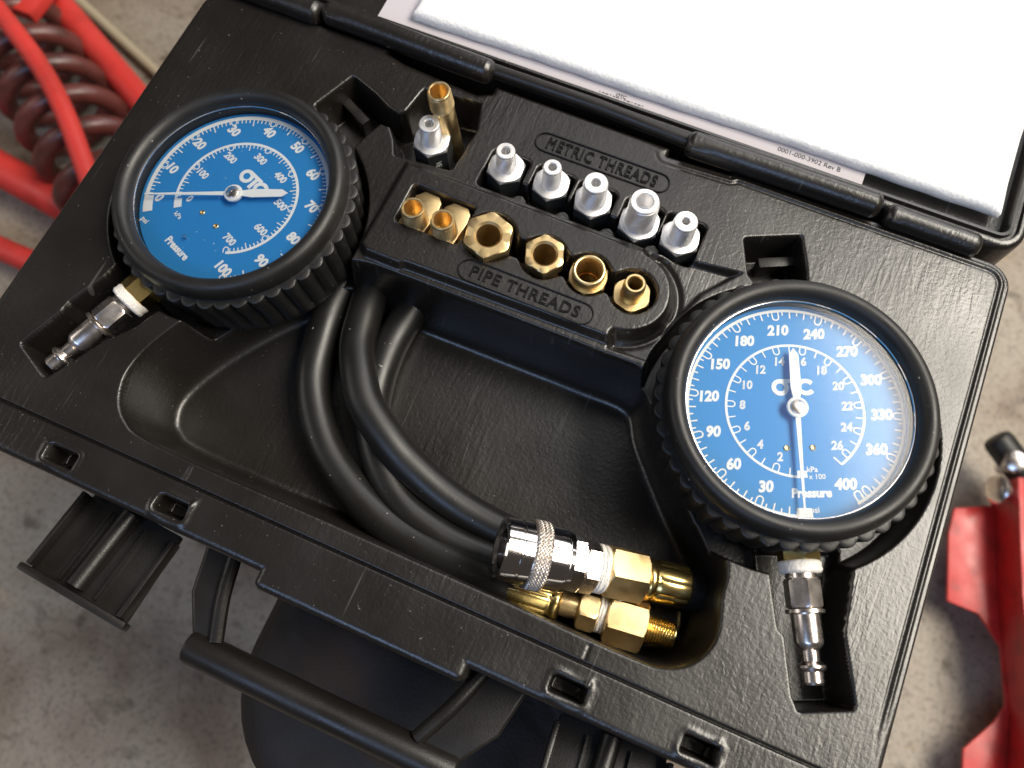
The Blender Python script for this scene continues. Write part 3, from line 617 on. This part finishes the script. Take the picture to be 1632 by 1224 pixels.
for v in Vt:   # stand the print on the hexagon flat that faces the handle
    u, w = v[1], v[0]
    a = math.radians(-60); nx, ny = math.cos(a), math.sin(a); tx, ty = -ny, nx
    vt.append((nx * 7.75 + tx * u, ny * 7.75 + ty * u, 13.2 - w))
mesh_obj('printed_mark', vt, Ft, 'print', tallf, None)
for a in ((-84.8, 180.6, 13.0, 2.2, -12, 3.9, 13.4, 1.7, 'slim aluminium fitting, leftmost of the five in the metric row', 0.5, 4),
          (-63.6, 180.9, 13.0, 2.0, -12, 3.75, 13.4, 1.6, 'slim aluminium fitting under the letters ME, second of the metric row', 0.5, 8),
          (-43.9, 180.3, 14.0, 1.8, -12, 4.9, 13.8, 1.7, 'medium aluminium fitting in the middle of the metric row', 0.6, 14),
          (-22.0, 178.6, 16.0, 1.0, -12, 5.9, 14.6, 3.2, 'wide bore aluminium fitting with coarse thread, fourth of the metric row', 1.25, 6),
          (-3.6, 178.2, 13.5, 1.8, -12, 4.7, 14.0, 1.4, 'small bore aluminium fitting at the right end of the metric row', 0.6, 10)):
    alu_fitting(*a)
def fitting(label, x, y, z, rot=0, name='brass_fitting'):
    return thing(name, label, 'fitting', (x, y, z), math.radians(rot), 'brass fittings in the pipe row')
# tall brass nipple
t = fitting('tall brass pipe nipple standing behind the dark hexagon fitting', -116.4, 190.6, -19.5, 0, 'brass_nipple'); t.rotation_euler = (math.radians(2), math.radians(-3), 0)
G().add(*lathe([(5.1, 0), (5.1, 36)], 36)).obj('pipe', 'brass', t, 35)
G().add(*thread(5.45, 35.5, 45.4, 0.85, 0.35, 40, 5.2, 3.7, 16)).obj('threaded_end', 'brass', t, 35)
# two elbows lying side by side
for x, y, lab in ((-110.0, 141.6, 'brass elbow fitting in the left corner of the pipe row'), (-96.2, 141.3, 'brass elbow fitting between the corner elbow and the big hexagon bushing')):
    t = fitting(lab, x, y, -14.5, -6, 'brass_elbow')
    bd = bevel(mesh_obj('body', *extr([(-6.4, -7.0), (6.2, -7.0), (6.4, 8), (5.6, 12.2), (3.2, 14.6), (-3.6, 14.2), (-6.2, 10.5)], 1, 16.2), 'brass', t), 0.8, 2)
    G().add(*thread(5.75, 16.0, 26.6, 0.95, 0.4, 40, 5.25, 3.75, 12)).obj('threaded_end', 'brass', t, 35)
# hexagon bushings with open bores
for x, y, af, bore, zt, lab, rot in ((-77.0, 145.0, 18.8, 5.1, 9.2, 'largest brass hexagon bushing, above the letters PI of the pipe label', 12), (-52.5, 146.4, 15.6, 4.8, 8.2, 'medium brass hexagon bushing in the middle of the pipe row', 20)):
    t = fitting(lab, x, y, -14.5, rot, 'brass_bushing'); t.rotation_euler.x = math.radians(3); z1 = zt + 14.5
    G().add(*lathe([(af * 0.36, z1 - 7.2)] + hexprof(z1 - 6.8, z1, af, 1.1)[:-1] + [(af * 0.485, z1), (bore + 0.9, z1), (bore, z1 - 0.9), (bore * 0.97, z1 - 12), (bore * 0.9, 0.4)], 60, close_start=False, close_end=False)).obj('hexagon_head', 'brass', t, 25)
    V, Fc = thread(af * 0.41, 0.5, z1 - 6.6, 1.0, 0.4, 40); Fc = [f for f in Fc if len(f) == 4]; G().add(V, Fc).obj('threaded_end', 'brass', t, 35)
t = fitting('brass coupling with a plain round collar, second from the right in the pipe row', -32.6, 146.5, -14.5, 8, 'brass_coupling'); t.rotation_euler.x = math.radians(3)
V, Fc = lathe(hexprof(8, 17, 15.2, 1.0), 60); G().add(V, [f for f in Fc if len(f) == 4]).add(*lathe([(7.9, 17), (6.4, 17)], 60, close_start=False, close_end=False)).obj('hexagon', 'brass', t, 25)
G().add(*lathe([(6.8, 16.6), (6.85, 22.6), (6.5, 23.2), (6.0, 23.4), (5.5, 23.2), (5.1, 22.4), (5.0, 11), (4.7, 0.4)], 48, close_start=False, close_end=False)).obj('collar', 'brass', t, 30)
V, Fc = thread(5.4, 0.5, 8.4, 1.0, 0.4); G().add(V, [f for f in Fc if len(f) == 4]).obj('threaded_end', 'brass', t, 35)
t = fitting('small brass male fitting at the rounded right end of the pipe row', -13.0, 145.6, -14.5, 16, 'brass_male_fitting')
V, Fc = lathe(hexprof(6.5, 15.6, 14.6, 1.1) + [(4.0, 15.6)], 60); G().add(V, [f for f in Fc if len(f) == 4]).obj('hexagon', 'brass', t, 25)
G().add(*lathe([(5.0, 15.2), (4.75, 16.4), (4.6, 24.0), (4.4, 25.6), (3.9, 26.3), (3.2, 26.3), (2.9, 25.8), (2.8, 14), (2.6, 0.4)], 44, close_start=False, close_end=False)).obj('nose', 'brass', t, 30)
V, Fc = thread(5.2, 0.5, 7, 1.0, 0.4); G().add(V, [f for f in Fc if len(f) == 4]).obj('threaded_end', 'brass', t, 35)

# ------------------------------------------------------------------ hose with its two end fittings
hose = thing('pressure_hose', 'coiled black rubber hose with chrome coupler and brass ends lying in the well', 'hose', (0, 0, -40))
HZ = 40.0
C0 = Vector((-22.1, 29.9, -3.5 + HZ)); C1 = Vector((49.9, 46.8, -24 + HZ)); cd = (C1 - C0).normalized()
D0 = Vector((-15.0, 19.2, -24.5 + HZ)); D1 = Vector((51.0, 27.4, -24.5 + HZ)); dd = (D1 - D0).normalized()
fer_end = C0 + cd * 74
S = [D0 + dd * 3, D0 - dd * 6, (-37.8, 18.5, 11.0), (-63.5, 21.0, 8.4), (-87.2, 28.4, 8.0), (-110.2, 42.5, 8.0), (-128, 64, 8.0), (-135, 86, 8.2), (-138.5, 110, 8), (-135, 128, 9), (-129, 131, 10), (-124.5, 118, 11.5),
     (-121, 104, 13), (-116.5, 88, 15), (-108, 74, 17), (-99.5, 64, 17.5), (-86, 55.2, 16.0), (-72.5, 48.8, 13.0), (-52, 42.5, 9.5), (-29.5, 39.5, 7.6), (0, 39.0, 8.0), (30, 41, 8.0), (46, 44.5, 8.0), (54, 47, 9.5), (55, 47.6, 12.5), fer_end + Vector((2.0, 0.6, -1.0)), fer_end - cd * 4]
g = G().add(*tube(spline([(p[0], p[1], p[2]) for p in S], 9), 7.9, 28))
S3 = [(-103, 124, 8), (-104.5, 112, 7.4), (-104.8, 90, 8.0), (-99.5, 66, 8.0), (-88.5, 48.5, 8.0), (-69.7, 33.0, 8.0), (-47.1, 26.8, 8.0), (-22.1, 26.6, 8.0), (4, 28.2, 8.0), (20, 29.5, 8.0)]
g.add(*tube(spline(S3, 9), 7.8, 28)); g.obj('hose', 'hose', hose, 60)
TC = axis_T(C0, cd) @ Matrix.Diagonal((1.06, 1.06, 1.02, 1)); TD = axis_T(D0, dd)
def kn(th, r, z):
    if 10.9 < z < 17.3 and r > 12: return r
    return r
cp = G().add(*lathe([(7.2, 14), (7.2, 1.2), (8.6, 0.6), (9.0, 0.0), (10.6, 0.0), (11.3, 0.7), (11.4, 5.9), (11.1, 6.2), (11.1, 6.8), (11.5, 7.1), (11.5, 11.0)], 64, close_end=False), TC)
cp.add(*lathe([(11.3, 17.2), (11.5, 17.4), (11.5, 23.6), (11.1, 23.9), (11.1, 24.5), (11.4, 24.8), (11.2, 26.4), (10.2, 26.9), (8, 26.9)], 64), TC)
cp.obj('coupler_sleeve', 'chrome', hose, 30)
# cross-knurled ring
nk = 320; st_ = 24; V = []; Fc = []
for j in range(st_ + 1):
    z = 10.9 + 6.4 * j / st_
    for i in range(nk):
        th = 2 * math.pi * i / nk; u = th * 26; w = z * 2.5
        e = min(1, j / 1.5, (st_ - j) / 1.5); r = 12.0 + e * 0.6 * abs(math.sin(u + w)) * abs(math.sin(u - w)) + 0.25 * e
        V.append((r * math.cos(th), r * math.sin(th), z))
for j in range(st_):
    for i in range(nk): a = j * nk + i; b = j * nk + (i + 1) % nk; Fc.append((a, b, b + nk, a + nk))
Fc.append(tuple(range(nk))[::-1]); Fc.append(tuple(range(st_ * nk, (st_ + 1) * nk)))
G().add(V, Fc, TC).obj('knurled_ring', 'knurl', hose, 25)
RO = Matrix.Rotation(math.radians(18), 4, 'Z')
G().add(*lathe([(8, 26)] + hexprof(26.6, 31.6, 18.4, 1.0) + [(8.0, 31.8)], 60), TC @ RO).obj('coupler_hexagon', 'chrome', hose, 22)
G().add(*lathe([(8, 31)] + hexprof(32.0, 37.8, 17.0, 1.0), 60), TC @ Matrix.Rotation(math.radians(30), 4, 'Z')).obj('reducer_hexagon', 'steel', hose, 22)
def tapewrap(T, z0, z1, r):
    g = G(); P = []
    nt_ = 5
    for i in range(nt_ * 22 + 1):
        a = 2 * math.pi * i / 22; f = i / (nt_ * 22); zz = z0 + (z1 - z0) * f + 0.35 * math.sin(a * 1.0 + 0.6); rr = r + 0.35 * math.sin(a * 2.3) + 0.2 * math.sin(a * 5.1)
        P.append((rr * math.cos(a), rr * math.sin(a), zz))
    V, Fc = tube(P, 0.75, 8); g.add(V, Fc, T); V, Fc = lathe([(r * 0.7, z0 - 0.4), (r, z0), (r * 1.01, (z0 + z1) / 2), (r, z1), (r * 0.7, z1 + 0.4)], 30, fn=lambda th, q, z: q + 0.25 * math.sin(4 * th)); g.add(V, Fc, T); return g
tapewrap(TC, 38.3, 41.6, 8.0).obj('thread_tape', 'tape', hose, 60)
G().add(*lathe([(6.5, 41)] + hexprof(42.0, 57.2, 17.6, 1.3) + [(6.9, 57.4)], 60), TC @ Matrix.Rotation(math.radians(14), 4, 'Z')).obj('brass_hexagon', 'brass', hose, 22)
def ferrule(T, z0, z1, flip=1):
    c = 8
    def fn(th, r, z): return r - (0.40 * max(0, math.cos(th * c)) ** 6 if z * flip > (z0 * flip + 5.0) and r > 7.2 else 0)
    pr = [(6.2, z0), (7.4, z0 + flip * 0.6), (8.0, z0 + flip * 1.8), (7.8, z0 + flip * 3.2), (7.2, z0 + flip * 4.2), (7.5, z0 + flip * 5.2), (7.9, z0 + flip * 6.0), (8.0, z1 - flip * 1.2), (7.8, z1 - flip * 0.4), (7.3, z1), (6.6, z1)]
    if flip < 0: pr = pr[::-1]
    return G().add(*lathe(pr, 80, fn=fn, close_start=False, close_end=False), T)
ferrule(TC, 57.2, 75.5).obj('crimped_ferrule', 'brass_bright', hose, 40)
ferrule(TD, 22.4, -0.5, -1).obj('crimped_ferrule', 'brass_bright', hose, 40)
G().add(*lathe([(5.0, 20), (5.0, 30.5)], 40), TD).obj('neck', 'brass', hose, 30)
G().add(*lathe([(5, 29)] + hexprof(29.8, 37.2, 14.2, 1.5), 60), TD @ Matrix.Rotation(math.radians(20), 4, 'Z')).obj('brass_hexagon', 'brass', hose, 22)
tapewrap(TD, 37.6, 40.2, 6.4).obj('thread_tape', 'tape', hose, 60)
mesh_obj('tape_strand', *tube(spline([tuple(TD @ Vector((4.0, 6.5, 40))), tuple(TD @ Vector((7.5, 8.5, 46))), tuple(TC @ Vector((-8.6, -3.5, 55)))], 8), 0.22, 6), 'tape', hose, 60)
G().add(*lathe([(6.5, 40)] + hexprof(41.0, 56.2, 18.2, 1.3) + [(5.5, 56.4)], 60), TD @ Matrix.Rotation(math.radians(24), 4, 'Z')).obj('brass_hexagon', 'brass', hose, 22)
V, Fc = thread(5.75, 56.2, 68.4, 1.05, 0.5, 44, 5.35, 3.0, 8); G().add(V, Fc, TD).obj('threaded_end', 'brass_bright', hose, 35)

# ------------------------------------------------------------------ background, left: red tubes and a coil spring on the floor
fr = thing('spring_compressor', 'red painted tubular frame on the floor beyond the left gauge', 'tube frame', (-680, 300, FZ))
def Lp(*p): return [(x + 680, y - 300, z - FZ) for x, y, z in p]
mesh_obj('tube', *tube(spline(Lp((-900, 500, -395), (-740, 421, -400), (-594, 349, -405), (-470, 288, -410)), 4), 15, 24), 'redtube', fr, 60)
mesh_obj('tube', *tube(spline(Lp((-860, 420, -338), (-721, 350, -338), (-651, 313, -340), (-600, 278, -342), (-548, 233, -345), (-480, 170, -350)), 6), 9.5, 20), 'redtube', fr, 60)
mesh_obj('tube', *tube(Lp((-880, 244, -425), (-701, 225, -428), (-608, 215, -430), (-480, 202, -432)), 18.5, 24), 'redtube', fr, 60)
mesh_obj('tube', *tube(Lp((-820, 152, -437), (-654, 148, -440), (-560, 147, -441), (-470, 146, -441)), 12.5, 20), 'redtube', fr, 60)
bevel(mesh_obj('end_plate', *box(-735 + 680, 400 - 300, 95, 46, 60, 14), 'redtube', fr), 2)
sp = thing('coil_spring', 'brown coated coil spring lying on its side between the red tubes', 'spring', (-640, 300, FZ))
P = []; A0 = Vector((-800, 395, -405)); A1 = Vector((-520, 222, -405)); ax = (A1 - A0); Ln = ax.length; ax.normalize(); e1 = ax.cross(Vector((0, 0, 1))).normalized(); e2 = Vector((0, 0, 1)); turns = Ln / 46
for i in range(int(turns * 26)):
    a = 2 * math.pi * i / 26; p = A0 + ax * (46 * i / 26) + e1 * (47 * math.cos(a)) + e2 * (45 * math.sin(a)); P.append((p.x + 640, p.y - 300, p.z - FZ))
mesh_obj('coil', *tube(P, 10.0, 14), 'coil', sp, 60)
wd = thing('wooden_handle', 'pale tan wooden handle lying beside the thick red tube', 'handle', (-690, 430, FZ + 9))
mesh_obj('shaft', *tube([(-180, 70, 0), (63, 20 - 42, 0), (190, -70, 0)], 6.0, 18), 'tan', wd, 60)

# ------------------------------------------------------------------ background, right: red floor jack
jk = thing('floor_jack', 'red steel floor jack on the concrete right of the case', 'floor jack', (368, 184, FZ))
JS = 1.145
def J(P): return [(x * JS - 368, y * JS - 184) for x, y in P]
def JP(x, y, z): return (x * JS - 368, y * JS - 184, z - FZ)
FP = [(272, 232), (272.5, 211), (284, 160), (308, 160), (328.5, 143), (341, 104.5), (336, 90), (319.5, 63), (332, 0), (362, 0), (352, 60), (354, 100), (334, 176), (306, 250)]
bevel(mesh_obj('flange_plate', *extr(J(FP), 32, 36), 'red', jk), 1.2)
bevel(mesh_obj('side_plate', *extr(J([(296, 262), (302, 264), (326, 178), (352, 100), (366, 0), (358, 0), (345, 98), (318, 176)]), 30, 74), 'red', jk), 1.2)
bevel(mesh_obj('side_plate', *extr(J([(326, 272), (332, 274), (392, 40), (385, 38)]), 30, 78), 'red', jk), 1.2)
bevel(mesh_obj('lift_arm', *extr(J([(306, 250), (324, 258), (384, 30), (368, 26)]), 30, 56), 'red', jk), 3)
for x, y in ((331, 140), (338, 112)): mesh_obj('rivet', *lathe([(5, 0), (4.8, 1.8), (2.8, 3.0)], 16), 'red', jk, 60, JP(x + 6, y, FZ + 36))
T = axis_T(JP(291, 251, FZ + 62), (-0.90, -0.30, 0.35)); G().add(*lathe([(9, -6), (9, 2), (12.5, 2.2), (12.5, 5), (10.5, 7.2), (4, 8.2)], 24), T).obj('pivot_bolt', 'steel', jk, 40)
T = axis_T(JP(306, 256, FZ + 60), (0.92, 0.39, 0)); G().add(*lathe([(8.5, 0), (8.5, 80)], 24), T).obj('cross_shaft', 'alu', jk, 40)
T = axis_T(JP(286, 290, FZ + 55), (0.80, -0.56, -0.1)); G().add(*lathe([(9, -8), (12, -6), (13, -2), (13, 44), (9, 48)], 24), T).obj('roller', 'rubber', jk, 40)
T = axis_T(JP(292, 273, FZ + 72), (-0.25, -0.2, 0.95)); G().add(*lathe([(7.5, -40), (7.5, 0)] + hexprof(0.2, 6, 17, 1) + [(4, 8)], 36), T).obj('hexagon_bolt', 'steel', jk, 30)
mesh_obj('warning_sticker', *box(0, 0, 0, 12, 50, 0.6), 'orange', jk, None, JP(331, 236, FZ + 78.8)).rotation_euler.z = 0.25
